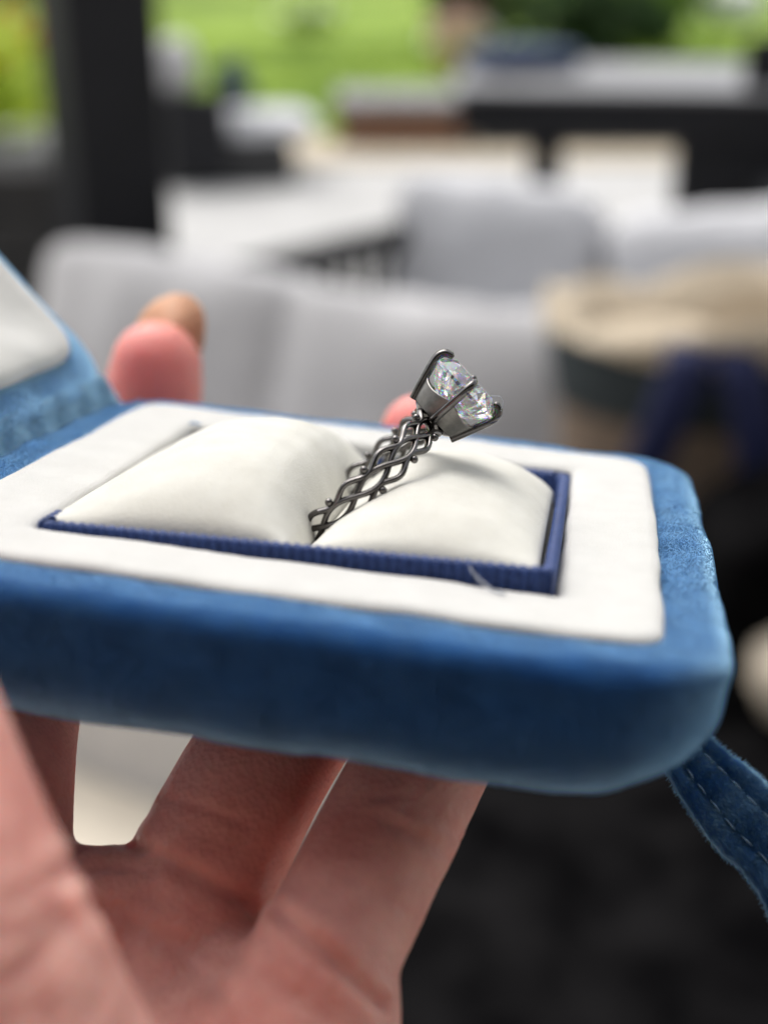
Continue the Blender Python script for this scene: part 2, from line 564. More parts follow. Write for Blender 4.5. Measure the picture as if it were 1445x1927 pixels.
t = empty('flowering_plant', (-1.55, 3.5, .69), 'pale green plant at the far left end of the charcoal planter', 'plant')
leaves((0, 0, .16), .26, 600, .03, M['leaf'], 'foliage', t, .9, 12, 12)


def cushion(name, size, mat, parent, loc, rot=(0, 0, 0), puff=.5, seed=0, n=18):
    """soft rounded cushion with sagging edges and creases"""
    sx, sy, sz = size
    bm = bmesh.new()
    bmesh.ops.create_cube(bm, size=2.0)
    bmesh.ops.subdivide_edges(bm, edges=bm.edges[:], cuts=n, use_grid_fill=True)
    for v in bm.verts:
        x, y, z = v.co
        e = 7.0
        nn = (abs(x) ** e + abs(y) ** e + abs(z) ** e) ** (1 / e)
        x, y, z = x / nn, y / nn, z / nn
        ed = (1 - abs(x) ** 3) * (1 - abs(z) ** 3) if sy < sz else (1 - abs(x) ** 3) * (1 - abs(y) ** 3)
        q = Vector((x * sx / 2, y * sy / 2, z * sz / 2))
        s = 1 + puff * (ed - .35)
        if sy < sz:
            q.y *= s
        else:
            q.z *= s
        wv = noise.noise(Vector((q.x * 9 + seed, q.y * 9, q.z * 5))) * .018 + noise.noise(Vector((q.x * 30 + seed, q.y * 25, q.z * 14))) * .005
        q += q.normalized() * wv
        v.co = q
    me = bpy.data.meshes.new(name)
    bm.to_mesh(me)
    bm.free()
    me.polygons.foreach_set('use_smooth', [True] * len(me.polygons))
    me.materials.append(mat)
    o = bpy.data.objects.new(name, me)
    COL.objects.link(o)
    o.parent = parent
    o.location = loc
    o.rotation_euler = rot
    return o


# left sofa (nearer), turned so its right end comes forward
ang = math.atan2(-.5, .86)
sa = empty('sofa', (-.20, 2.20, -.03), 'light grey cushioned outdoor sofa right behind the ring box, in front of the black post', 'sofa', 'outdoor sofas', ang)
MB().box((0, -.24, .2), (1.08, .66, .05), 0, .008).build('seat_frame', M['sofa'], sa, False)
MB().box((0, -.56, .2), (1.08, .03, .36), 0, .008).build('front_panel', M['sofa'], sa, False)
MB().box((0, .17, .33), (1.08, .04, .58), 0, .008).build('back_frame', M['charcoal_l'], sa, False)
for px in (-.5, .5):
    for py in (-.5, .12):
        MB().box((px, py, .105), (.045, .045, .15), 0, .004).build('leg', M['charcoal_l'], sa, False)
cushion('seat_cushion', (.53, .6, .16), M['sofa'], sa, (-.27, -.26, .31), seed=1)
cushion('seat_cushion', (.53, .6, .16), M['sofa'], sa, (.27, -.26, .31), seed=2)
cushion('back_cushion', (.60, .17, .36), M['sofa'], sa, (-.27, .08, .49), (R_(-12), R_(1.5), 0), .5, 3)
cushion('back_cushion', (.62, .17, .36), M['sofa'], sa, (.265, .08, .475), (R_(-14), R_(-1), 0), .5, 4)

# right sofa, farther and paler
sb = empty('sofa', (.79, 2.86, -.05), 'pale grey outdoor sofa on the right in front of the black table', 'sofa', 'outdoor sofas', R_(-3))
MB().box((0, -.3, .2), (1.56, .7, .05), 0, .008).build('seat_frame', M['charcoal_l'], sb, False)
MB().box((0, .16, .34), (1.56, .04, .56), 0, .008).build('back_frame', M['charcoal_l'], sb, False)
for px in (-.74, .74):
    for py in (-.58, .12):
        MB().box((px, py, .128), (.045, .045, .105), 0, .004).build('leg', M['charcoal_l'], sb, False)
for k in range(3):
    cushion('seat_cushion', (.51, .62, .16), M['sofa_l'], sb, (-.52 + .52 * k, -.3, .31), seed=5 + k)
cushion('back_cushion', (.47, .2, .40), M['sofa_l'], sb, (-.555, .02, .535), (R_(-13), R_(7), 0), .5, 9)
cushion('back_cushion', (.50, .2, .40), M['sofa_l'], sb, (-.06, -.05, .495), (R_(-16), R_(-6), 0), .5, 10)
cushion('back_cushion', (.52, .2, .40), M['sofa_l'], sb, (.50, .02, .52), (R_(-13), R_(-2), 0), .5, 11)

# dark slatted bench seen between the sofas
ang = math.atan2(.323, .296)
bn = empty('bench', (-.10, 2.70, 0), 'dark slatted garden bench between the two grey sofas', 'bench', None, ang)
MB().box((0, 0, .582), (.62, .04, .05), 0, .004).build('top_rail', M['charcoal'], bn, False)
MB().box((0, 0, .42), (.62, .03, .03), 0, .004).build('lower_rail', M['charcoal'], bn, False)
sl = None
for k in range(11):
    if sl is None:
        sl = MB().box((0, 0, .5), (.03, .014, .13), 0, .002).build('slat', M['charcoal'], bn, False)
        sl.location.x = -.29
    else:
        c = sl.copy(); COL.objects.link(c); c.parent = bn; c.location.x = -.29 + .058 * k
for k in range(4):
    MB().box((0, .06 + .1 * k, .4), (.62, .08, .02), 0, .003).build('seat_board', M['charcoal'], bn, False)
for px in (-.29, .29):
    for py in (.0, .36):
        MB().box((px, py, .2), (.04, .04, .4), 0, .003).build('leg', M['charcoal'], bn, False)

# black table with pale top
tb = empty('table', (.86, 4.66, -.01), 'black outdoor table with a pale grey top on the right', 'table', None, R_(-6))
MB().box((0, 0, .732), (1.22, .92, .016), 0, .004).build('top', M['metaltop'], tb, False)
MB().box((0, 0, .655), (1.18, .88, .13), 0, .004).build('apron', M['charcoal'], tb, False)
for px, py, sx in ((-.30, .3, .12), (.34, .30, .12), (.27, -.36, .34), (.50, .36, .14)):
    MB().box((px, py, .305), (sx, .12, .59), 0, .006).build('leg', M['charcoal'], tb, False)
t = empty('chair', (1.33, 4.1, 0), 'black chair tucked against the right end of the table', 'chair')
MB().box((0, 0, .45), (.4, .42, .05), 0, .01).build('seat', M['charcoal'], t, False)
MB().box((-.02, .2, .67), (.4, .04, .42), 0, .01).build('backrest', M['charcoal'], t, False)
for px in (-.17, .17):
    for py in (-.18, .18):
        MB().box((px, py, .22), (.045, .045, .44), 0, .003).build('leg', M['charcoal'], t, False)
tag(cushion('folded_cloth', (.36, .26, .07), M['bluecloth'], None, (.47, 4.72, .775), (0, 0, .3), .4, 20, 8), 'folded dark blue cloth on the left end of the black table', 'cloth')

tag(MB().box((-.80, 1.30, .008), (1.36, 1.5, .014), 0, .003).build('rug', M['creamrug'], None, False), 'cream outdoor rug on the paving in front of the nearer grey sofa', 'rug')  # pale sheet added so the paving here looks brightly lit

# brick fire pit with stone coping
fp = empty('fire_pit', (.12, 7.85, 0), 'square brown brick fire pit with grey stone coping at the far patio edge', 'fire pit')
MB().box((0, .32, .11), (.74, .6, .2)).build('core', M['stone'], fp, False)
bk = None
for c in range(3):
    for k in range(4):
        x = -.375 + .10 + k * .195 + (.09 if c % 2 else 0) - .03
        if bk is None:
            bk = MB().box((0, 0, 0), (.185, .09, .062), 0, .004).build('brick', M['brick'], fp, False)
            q = bk
        else:
            q = bk.copy(); COL.objects.link(q); q.parent = fp
        q.location = (x, 0.0 + random.uniform(-.004, .004), .034 + c * .07)
for k in range(3):
    MB().box((-.27 + .27 * k, .3, .245), (.262, .72, .05), 0, .008).build('coping_stone', M['stone'], fp, False)

# dark lounge chair with grey cushions, left of the fire pit
lc = empty('lounge_chair', (-.86, 6.9, 0), 'dark wicker lounge chair with pale grey cushions to the right of the post', 'chair', None, R_(12))
MB().box((.06, 0, .1), (.62, .6, .2), 0, .03).build('seat_base', M['charcoal_l'], lc, False)
MB().box((-.2, .1, .34), (.12, .6, .42), 0, .03).build('backrest', M['charcoal'], lc, False)
MB().box((-.1, -.28, .25), (.3, .09, .4), 0, .03).build('armrest', M['charcoal'], lc, False)
cushion('seat_cushion', (.5, .5, .11), M['sofa_l'], lc, (.26, -.0, .26), seed=14)
cushion('back_cushion', (.17, .26, .2), M['sofa'], lc, (-.17, -.12, .56), seed=15)
tag(cushion('throw_pillow', (.13, .12, .22), M['bluecloth'], None, (-.74, 6.84, .47), (0, R_(-20), 0), .5, 16, 8), 'small dark navy pillow on the lounge chair', 'pillow')
mb = MB().box((2.55, 7.95, .13), (4.0, .25, .28), 0, .02)
tag(mb.build('garden_wall', M['stone_d'], None, False), 'low grey stone garden wall beyond the patio behind the black table', 'wall')

# black upholstered ottoman under the box, with the tote bag and a cream pot on it
ct = empty('ottoman', (.565, 1.52, 0), 'black upholstered low ottoman beneath the ring box on the right', 'ottoman')
MB().box((0, 0, .16), (1.14, 1.86, .26), 0, .02).build('base', M['blackfab'], ct, False)
cushion('seat_cushion', (1.18, .66, .15), M['blackfab'], ct, (0, -.62, .345), seed=31, puff=.12)
cushion('seat_cushion', (1.18, 1.22, .15), M['blackfab'], ct, (0, .33, .345), seed=32, puff=.12)
for px in (-.5, .5):
    for py in (-.8, .8):
        MB().box((px, py, .015), (.07, .07, .03), 0, .004).build('leg', M['charcoal'], ct, False)


def oval(cx, cy, rx, ry, z, n=48, wob=0.0, seed=0.0):
    return [(cx + rx * math.cos(2 * PI * k / n) * (1 + wob * math.sin(5 * 2 * PI * k / n + seed)), cy + ry * math.sin(2 * PI * k / n) * (1 + wob * math.sin(3 * 2 * PI * k / n + seed)),
             z + wob * .35 * math.sin(4 * 2 * PI * k / n + seed * 2)) for k in range(n)]


def loft(rings, cap0=False, cap1=False):
    n = len(rings[0])
    vv = [p for r in rings for p in r]
    ff = []
    for i in range(len(rings) - 1):
        for k in range(n):
            l = (k + 1) % n
            ff.append((i * n + k, i * n + l, (i + 1) * n + l, (i + 1) * n + k))
    if cap0:
        ff.append(tuple(range(n))[::-1])
    if cap1:
        ff.append(tuple((len(rings) - 1) * n + k for k in range(n)))
    return vv, ff


tag(cushion('black_jacket', (.46, .2, .36), M['blackfab'], None, (.585, 1.34, .50), (R_(6), R_(-14), R_(8)), .4, 41), 'crumpled black jacket heaped in front of the tote bag on the ottoman', 'jacket')
bagt = empty('tote_bag', (.44, 1.58, .42), 'tan and slate grey tote bag with cream lining on the black ottoman', 'bag')
MB().add(*loft([oval(0, 0, .20, .12, 0), oval(0, 0, .215, .13, .02), oval(0, 0, .22, .135, .15), oval(0, 0, .222, .137, .275)], True)).build('body', M['tan'], bagt)
MB().add(*loft([oval(0, 0, .224, .139, .262), oval(0, 0, .228, .142, .268), oval(0, 0, .236, .146, .32, wob=.01), oval(0, 0, .240, .148, .372, wob=.015), oval(0, 0, .236, .144, .376, wob=.015)])).build('band', M['band'], bagt)
MB().add(*loft([oval(0, 0, .242, .150, .355, wob=.02), oval(0, 0, .250, .158, .375, wob=.03, seed=1), oval(0, 0, .240, .150, .392, wob=.07, seed=1), oval(0, 0, .21, .128, .386, wob=.07, seed=2), oval(0, 0, .19, .11, .34, wob=.03), oval(0, 0, .17, .10, .1)])).build('lining', M['linen'], bagt)
mb = MB()
mb.tube([(-.10, -.150, .385), (-.105, -.168, .36), (-.13, -.170, .27), (-.16, -.166, .17), (-.17, -.166, .06), (-.10, -.170, .02), (-.02, -.170, .05), (-.01, -.172, .16), (-.015, -.172, .26), (-.04, -.170, .35), (-.05, -.150, .385)], .026, 10, flat=(1, .3), ref=(1, 0, 0))
mb.build('strap', M['navystrap'], bagt)
t = empty('pot', (.46, 1.2, .422), 'cream rounded ceramic pot on the black ottoman at the right edge', 'pot')
MB().add(*loft([oval(0, 0, r, r, z) for r, z in ((.035, 0), (.062, .015), (.078, .05), (.074, .085), (.055, .105), (.05, .108), (.047, .1), (.06, .06), (.03, .02))], True, True)).build('body', M['creampot'], t)

bagt.scale = (1, 1, .90)
# ------------------------------------------------------------------ RING BOX  (box frame in millimetres)
RB = np.array([[0.98281918, 0.16482993, 0.08305148], [0.12405006, -0.25671635, -0.95849272], [-0.13666762, 0.95232758, -0.27275291]])
TB = np.array([-4.955978965, -2.0803043, 149.765144])
BR = C2W @ RB
BL = CAM + C2W @ TB * .001
mbx = np.eye(4)
mbx[:3, :3], mbx[:3, 3] = BR, BL
MBX = Matrix(mbx.tolist())
MM = .001


def sight(x, y, depth):
    """box-frame point (mm) at a given depth from the lens"""
    c = np.array([(x - 722.5) / 2500 * depth, (y - 963.5) / 2500 * depth, depth])
    return RB.T @ (c - TB)


def thing(name, label, cat, mat4):
    o = bpy.data.objects.new(name, None)
    o.empty_display_size = .01
    COL.objects.link(o)
    o.matrix_world = mat4
    return tag(o, label, cat)


box = thing('ring_box', 'open blue velvet ring box with white lining held in the hand', 'ring box', MBX)


def rrect(hx, hy, r, z, n=200, barrel=0.0, r2=None):
    """rounded rectangle as closed list, roughly equal spacing; barrel bows the sides"""
    r = max(r, .05)
    pts = []
    segs = []
    cx, cy = hx - r, hy - r
    corners = [(cx, cy, 0), (-cx, cy, PI / 2), (-cx, -cy, PI), (cx, -cy, 1.5 * PI)]
    L = [2 * cy, r * PI / 2, 2 * cx, r * PI / 2, 2 * cy, r * PI / 2, 2 * cx, r * PI / 2]
    tot = sum(L)
    for i in range(n):
        s = tot * i / n
        k = 0
        while s > L[k] and k < 7:
            s -= L[k]
            k += 1
        f = s / L[k] if L[k] > 0 else 0
        if k == 0: p = (hx, -cy + 2 * cy * f)
        elif k == 2: p = (cx - 2 * cx * f, hy)
        elif k == 4: p = (-hx, cy - 2 * cy * f)
        elif k == 6: p = (-cx + 2 * cx * f, -hy)
        else:
            c = corners[(k - 1) // 2]
            a = c[2] + f * PI / 2
            p = (c[0] + r * math.cos(a), c[1] + r * math.sin(a))
        x, y = p
        if barrel:
            x, y = x + barrel * math.copysign(1, x) * (1 - (y / hy) ** 2) * (abs(x) / hx), y + barrel * math.copysign(1, y) * (1 - (x / hx) ** 2) * (abs(y) / hy)
        pts.append((x, y, z))
    return pts


def wobble(v, amp, sc, seed):
    out = []
    for p in v:
        q = Vector((p[0] / sc, p[1] / sc, p[2] / sc + seed))
        d = noise.noise_vector(q)
        out.append((p[0] + d.x * amp, p[1] + d.y * amp, p[2] + d.z * amp))
    return out


def shell_profile(h, top=2.2, bot=8.2, inner=6.2):
    """(inset, z) from the inner top edge over the rim, down the side and under the bottom"""
    P = [(inner, -1.2), (inner, -.1), (inner - 1.0, .0), (4.2, .0), (3.2, 0)]
    for k in range(0, 9):
        a = k / 8 * PI / 2
        P.append((top * (1 - math.sin(a)), -top * (1 - math.cos(a))))
    for z in np.linspace(-top, -(h - bot), 6)[1:]:
        P.append((0, z))
    for k in range(1, 13):
        a = k / 12 * PI / 2
        P.append((bot * (1 - math.cos(a)), -(h - bot) - bot * math.sin(a)))
    P += [(bot + 6, -h), (bot + 16, -h), (38, -h)]
    return P


def make_shell(h, corner=9.0, half=41.0, seed=0.0, **k):
    rings = []
    for d, z in shell_profile(h, **k):
        rings.append(rrect(half - d, half - d, max(corner - d * .75, .8) + (5.5 * min(1, max(0, (-z - 1.0) / 9)) if z < -1 else 0), z - .35, 220, .5 if d < 20 else 0))
    v, f = loft(rings, False, True)
    v = wobble(v, .32, 9, seed)
    v = wobble(v, .12, 2.6, seed + 5)
    return v, f


def nap(parent, obj, count, L, comb, keep, seed, name='velvet_nap', mat='nap', wid=.055, tuft=.24):
    """short fibres standing on a velvet surface: far too many to count"""
    rg = np.random.default_rng(seed)
    me = obj.data
    me.calc_loop_triangles()
    nv = len(me.vertices)
    co = np.empty(nv * 3); me.vertices.foreach_get('co', co); co = co.reshape(-1, 3)
    no = np.empty(nv * 3); me.vertices.foreach_get('normal', no); no = no.reshape(-1, 3)
    tri = np.empty(len(me.loop_triangles) * 3, np.int32); me.loop_triangles.foreach_get('vertices', tri); tri = tri.reshape(-1, 3)
    cen = co[tri].mean(1) / MM
    tri = tri[keep(cen, no[tri].mean(1))]
    A = np.linalg.norm(np.cross(co[tri[:, 1]] - co[tri[:, 0]], co[tri[:, 2]] - co[tri[:, 0]]), axis=1)
    t = tri[rg.choice(len(tri), count, p=A / A.sum())]
    u, v = rg.random((count, 1)), rg.random((count, 1))
    fl = (u + v) > 1
    u, v = np.where(fl, 1 - u, u), np.where(fl, 1 - v, v)
    P = co[t[:, 0]] * (1 - u - v) + co[t[:, 1]] * u + co[t[:, 2]] * v
    Nn = no[t[:, 0]] * (1 - u - v) + no[t[:, 1]] * u + no[t[:, 2]] * v
    Nn /= np.linalg.norm(Nn, axis=1)[:, None]
    q = P / MM
    sw = np.stack([np.sin(q[:, 0] * .9 + 2 * np.sin(q[:, 1] * .5 + q[:, 2] * .3) + seed), np.sin(q[:, 1] * .8 + 2 * np.sin(q[:, 0] * .6) + 1.3), np.sin(q[:, 2] * 1.1 + q[:, 0] * .4)], 1)
    cb = np.array(comb) + .4 * sw + rg.normal(0, .45, (count, 3))
    cb -= Nn * (cb * Nn).sum(1)[:, None]
    D = Nn * .85 + cb * .5
    D /= np.linalg.norm(D, axis=1)[:, None]
    ll = L * MM * rg.uniform(.5, 1.25, (count, 1))
    side = np.cross(D, rg.normal(0, 1, (count, 3)))
    side /= np.linalg.norm(side, axis=1)[:, None]
    wv = wid * MM * rg.uniform(.6, 1.3, (count, 1))
    B0 = P - Nn * .05 * MM
    V = np.stack([B0 - side * wv, B0 + side * wv, P + D * ll], 1).reshape(-1, 3)
    m2 = bpy.data.meshes.new(name)
    m2.vertices.add(3 * count)
    m2.vertices.foreach_set('co', V.ravel())
    m2.loops.add(3 * count)
    m2.loops.foreach_set('vertex_index', np.arange(3 * count, dtype=np.int32))
    m2.polygons.add(count)
    m2.polygons.foreach_set('loop_start', np.arange(0, 3 * count, 3, dtype=np.int32))
    m2.update()
    at = m2.attributes.new('nrm', 'FLOAT_VECTOR', 'POINT')
    tu = np.array([tuple(noise.noise_vector(Vector(x) * .55) + noise.noise_vector(Vector(x) * 1.6) * .12) for x in q + seed])
    nr = Nn * .7 + D * .5 + tu * tuft + rg.normal(0, .10, (count, 3))
    nr /= np.linalg.norm(nr, axis=1)[:, None]
    at.data.foreach_set('vector', np.repeat(nr, 3, 0).ravel())
    big = np.array([noise.noise(Vector(x) * .16) for x in q + seed])
    tone = np.clip(.5 + .5 * tu[:, 0] + .55 * big + rg.normal(0, .42, count), 0, 1)
    at = m2.attributes.new('tone', 'FLOAT', 'POINT')
    at.data.foreach_set('value', np.repeat(tone, 3))
    m2.materials.append(M[mat])
    o = bpy.data.objects.new(name, m2)
    COL.objects.link(o)
    o.parent = parent
    o['kind'] = 'stuff'
    return o


H = 14.6
v, f = make_shell(H)
base = mk('base_shell', v, f, M['velvet'], box, True, MM)
nap(base, base, 300000, .85, (.3, .15, -.35), lambda c, n: (c[:, 2] > -14.7) & (c[:, 0] > -43) & ((c[:, 1] < 36) | (c[:, 2] > -6)), 3)

# white lining frame with the square opening
OPEN = 25.3
prof = [(0, -1.3), (0, -.4), (.12, -.1), (.5, .2), (1.2, .32), (2.5, .28), (5, .22), (7.2, .2), (8.6, .1), (9.2, -.1), (9.55, -.5), (9.7, -1.3), (9.7, -6)]
rings = []
for d, z in prof:
    h_ = 35.0 - d
    rings.append(rrect(h_, h_, max(3.2 - d * .35, .7), z, 240, .35 if d < 4 else 0))
v, f = loft(rings)
v = wobble(v, .22, 7, 3)
v = wobble(v, .06, 1.8, 9)
mk('white_lining', v, f, M['white'], box, True, MM)

# navy ribbon tray: corrugated walls round the cushion; the front right corner stands proud
def hz(x, y):
    """height of the ribbon edge above the lining, mm"""
    fx, fy = min(1, max(0, (x + 25) / 50)), min(1, max(0, (y + 25) / 50))
    return (.25 + 1.75 * fx) * (1 - fy) + (-.9 + .4 * fx) * fy


def hrib(x, y):
    fx, fy = min(1, max(0, (x + 25) / 50)), min(1, max(0, (y + 25) / 50))
    dip = min(1, max(0, (fy - .09) / .10)) * min(1, max(0, 1 - fx / .9))
    return hz(x, y) - 2.6 * dip


mb = MB()
hw = 25.2
per = []
n = 400
for k in range(4 * n):
    s, q = divmod(k, n)
    t_ = -hw + 2 * hw * q / n
    if s == 0: p, nn = (t_, -hw), (0, -1)
    elif s == 1: p, nn = (hw, t_), (1, 0)
    elif s == 2: p, nn = (-t_, hw), (0, 1)
    else: p, nn = (-hw, -t_), (-1, 0)
    e = min(1, min(q, n - q) / 12)
    rib = .13 * math.cos(2 * PI * t_ / 1.02) * e * (1 if s != 1 else .4)
    rd = .5 * (1 - e) ** 2
    per.append((p[0] + nn[0] * (rib - rd), p[1] + nn[1] * (rib - rd), nn))
rows = []
for off, zf, zo in ((0, 0, -4), (0, 0, -1.5), (0, .5, -.4), (0, 1, -.25), (-.12, 1, .02), (-.45, 1, .15), (-.85, 1, .12), (-1.15, 1, -.1), (-1.25, .7, -.3), (-1.3, 0, -1.5), (-1.3, 0, -4)):
    row = []
    for x, y, nn in per:
        cxx = math.copysign(1, x) if abs(x) > hw - 1.5 else 0
        cyy = math.copysign(1, y) if abs(y) > hw - 1.5 else 0
        row.append((x + cxx * off, y + cyy * off, hrib(x, y) * zf + zo + .08 * math.cos(2 * PI * (x + y) / 1.02)))
    rows.append(row)
v, f = loft(rows)
mk('ribbon_edging', v, f, M['navy'], box, True, MM)

def smooth_interp(x, xs, ys):
    xs, ys = np.array(xs, float), np.array(ys, float)
    m_ = np.gradient(ys, xs)
    i = int(min(max(np.searchsorted(xs, x) - 1, 0), len(xs) - 2))
    h_ = xs[i + 1] - xs[i]
    t_ = min(1, max(0, (x - xs[i]) / h_))
    return ((2 * t_ ** 3 - 3 * t_ ** 2 + 1) * ys[i] + (t_ ** 3 - 2 * t_ ** 2 + t_) * h_ * m_[i]
            + (3 * t_ ** 2 - 2 * t_ ** 3) * ys[i + 1] + (t_ ** 3 - t_ ** 2) * h_ * m_[i + 1])


# two velvet cushions with the slot between
def cush(side):
    nx, ny = 70, 100
    W, D = (24.6, 23.6) if side < 0 else (23.4, 23.4)
    x0, x1 = (-W, -.10) if side < 0 else (.10, W)
    Htop = 7.0 if side < 0 else 5.9
    vv, ff = [], []
    for j in range(ny + 1):
        for i in range(nx + 1):
            a = i / nx
            bq = -1 + 2 * j / ny
            a = 1 - (1 - a) ** 1.6 if side < 0 else a ** 1.6        # finer rows beside the slot
            x = x0 + (x1 - x0) * a
            y = D * bq
            ey = (1 - abs(bq) ** 2.8) ** .7 if abs(bq) < 1 else 0
            if side < 0:
                hp = smooth_interp(-x, [0, .5, 1, 2, 3.5, 5.5, 9, 13, 17, 20, 22.8, 24.6], [-2.8, -1.2, .4, 2.7, 4.7, 5.8, 6.4, 6.1, 4.9, 3.2, 1.2, .2])
            else:
                hp = smooth_interp(x, [0, .5, 1, 2.5, 5, 8, 12, 16, 20, 22.5, 23.4], [-2.8, -2.2, -1.5, .3, 2.5, 4.1, 4.7, 4.2, 2.9, 1.2, .2])
            z = hp * (ey if hp > 0 else .35 + .65 * ey)
            edge = min(1, min(1 - abs(bq), min(abs(x), W - abs(x)) / 20) / .04)
            zb = hz(x, y) * .8 - .5 * (1 - min(1, (1 - abs(bq)) / .05)) ** 2
            if bq > .3: zb -= (1.0 + (2.2 * max(0, x / 23) if side > 0 else 0)) * ((bq - .3) / .7) ** 2
            wn = noise.noise(Vector((x * .22, y * .22, side * 3.0))) * .22
            vv.append((x, y, zb + z + wn * edge))
            
    w_ = nx + 1
    for j in range(ny):
        for i in range(nx):
            ff.append((j * w_ + i, j * w_ + i + 1, (j + 1) * w_ + i + 1, (j + 1) * w_ + i))
    # skirt
    rim = [i for i in range(w_)] + [j * w_ + nx for j in range(1, ny + 1)] + [ny * w_ + i for i in range(nx - 1, -1, -1)] + [j * w_ for j in range(ny - 1, 0, -1)]
    n0 = len(vv)
    for r in rim:
        vv.append((vv[r][0], vv[r][1], -5.0))
    m_ = len(rim)
    for k in range(m_):
        l = (k + 1) % m_
        ff.append((rim[l], rim[k], n0 + k, n0 + l))
    return mk('cushion', vv, ff, M['cream'], box, True, MM)


cush(-1)
cush(1)
MB().box((0, 0, -5.6), (50, 50, .8)).build('tray_floor', M['cream'], box, False, MM)

# lid, opened to the left
lid_a = R_(42)
# lid frame: its inner face looks along +z of the lid after the turn; hinge at x = 0, lid extends along -x
v, f = make_shell(13.0, seed=20)
v = [(p[0] - 41.6, p[1], p[2]) for p in v]
lid = mk('lid_shell', v, f, M['velvet'], box, True, MM)
LIDM = Matrix.Translation(Vector((-40.2, 0, 1.2)) * MM) @ Matrix.Rotation(lid_a, 4, 'Y')
lid.matrix_local = LIDM
nap(lid, lid, 80000, .62, (.3, .2, -.4), lambda c, n: (c[:, 2] > -6) & (c[:, 0] > -60), 5)
prof = [(0, -.6), (0, .3), (.15, .8), (.6, 1.3), (1.4, 1.6), (3, 1.7), (5, 1.3), (8, .5), (13, .1), (20, 0), (28, 0), (34, 0)]
rings = [rrect(35.0 - d, 35.0 - d, max(5.5 - d * .3, .5), z, 240, .3) for d, z in prof]
v, f = loft(rings, False, True)
v = [(p[0] - 41.6, p[1], p[2]) for p in wobble(v, .3, 8, 13)]
pad = mk('lid_pad', v, f, M['white'], box, True, MM)
pad.matrix_local = LIDM

# velvet hinge: a folded strip, creased along the fold
rows = []
ny = 120
for k in range(25):
    a = -1 + 2 * k / 24
    row = []
    for j in range(ny + 1):
        y = -38 + 76 * j / ny
        cr = .5 * noise.noise(Vector((a * 6, y * .06, 2))) + .35 * noise.noise(Vector((a * 13, y * .15, 5)))
        z = -.45 - 1.3 * (1 - abs(a)) + cr * .35 * (1 - a * a) + (max(0, -a)) * 3.2
        x = -39.6 + a * 3.0
        row.append((x, y, z))
    rows.append(row)
vv = [p for r in rows for p in r]
w_ = ny + 1
ff = [(i * w_ + j, (i + 1) * w_ + j, (i + 1) * w_ + j + 1, i * w_ + j + 1) for i in range(24) for j in range(ny)]
n0 = len(vv)
vv += [(p[0], p[1], p[2] - .8) for p in vv]
ff += [tuple(reversed([q + n0 for q in g_])) for g_ in ff]
hg = mk('hinge', vv, ff, M['velvet'], box, True, MM)
nap(hg, hg, 40000, .5, (.2, .5, 0), lambda c, n: (n[:, 2] > 0), 6, tuft=.05)

# closing strap hanging from the underside, velvet with two rows of stitching
LE = [(1140, 1280), (1215, 1380), (1242, 1425), (1268, 1478), (1300, 1530), (1345, 1592), (1398, 1642), (1438, 1700), (1470, 1790), (1490, 1900)]
RE = [(1215, 1230), (1275, 1320), (1318, 1368), (1352, 1402), (1400, 1438), (1447, 1480), (1500, 1535), (1560, 1610), (1610, 1710), (1640, 1830)]
dep = [153, 150, 149, 149, 149, 150, 151, 152, 153, 154]
Lp = np.array([sight(*p, d) for p, d in zip(LE, dep)])
Rp = np.array([sight(*p, d + 2.5) for p, d in zip(RE, dep)])


def spline(P, n):
    P = np.asarray(P, float)
    out = []
    m_ = len(P)
    for k in range(n):
        t_ = k / (n - 1) * (m_ - 1)
        i = min(int(t_), m_ - 2)
        u = t_ - i
        p0, p1, p2, p3 = P[max(i - 1, 0)], P[i], P[i + 1], P[min(i + 2, m_ - 1)]
        out.append(.5 * (2 * p1 + (p2 - p0) * u + (2 * p0 - 5 * p1 + 4 * p2 - p3) * u * u + (3 * p1 - p0 - 3 * p2 + p3) * u ** 3))
    return np.array(out)


n = 90
Ls, Rs = spline(Lp, n), spline(Rp, n)
NS = np.array([np.cross(Rs[k] - Ls[k], np.gradient(Ls, axis=0)[k]) for k in range(n)])
NS /= np.linalg.norm(NS, axis=1)[:, None]
vdir = RB.T @ np.array([0, 0, -1.0])
NS *= np.sign((NS @ vdir))[:, None]
prof_s = [(0, -.45), (0, .1), (.03, .45), (.08, .6), (.2, .55), (.27, .3), (.30, .28), (.33, .55), (.5, .62), (.67, .55), (.70, .28), (.73, .3), (.8, .55), (.92, .6), (.97, .45), (1, .1), (1, -.45)]
rows = []
for k in range(n):
    row = []
    for a, hgt in prof_s:
        p = Ls[k] * (1 - a) + Rs[k] * a + NS[k] * (hgt * .9)
        row.append(tuple(p))
    rows.append(row)
vv = wobble([p for r in rows for p in r], .18, 1.6, 2)
w_ = len(prof_s)
ff = [(i * w_ + j, (i + 1) * w_ + j, (i + 1) * w_ + (j + 1) % w_, i * w_ + (j + 1) % w_) for i in range(n - 1) for j in range(w_)]
strap = mk('closing_strap', vv, ff, M['velvet'], box, True, MM)
strap.data.update()
nap(strap, strap, 32000, .55, (.5, 0, -.4), lambda c, n: np.ones(len(c), bool), 8)
for k in range(4, n - 6, 6):
    for a in (.30, .70):
        P = [Ls[q] * (1 - a) + Rs[q] * a + NS[q] * (.38 + .16 * math.sin((q - k) / 3.5 * PI)) for q in range(k, k + 5)]
        MB().tube(P, [.07, .11, .12, .11, .07], 6).build('stitch', M['stitch'], strap, True, MM)

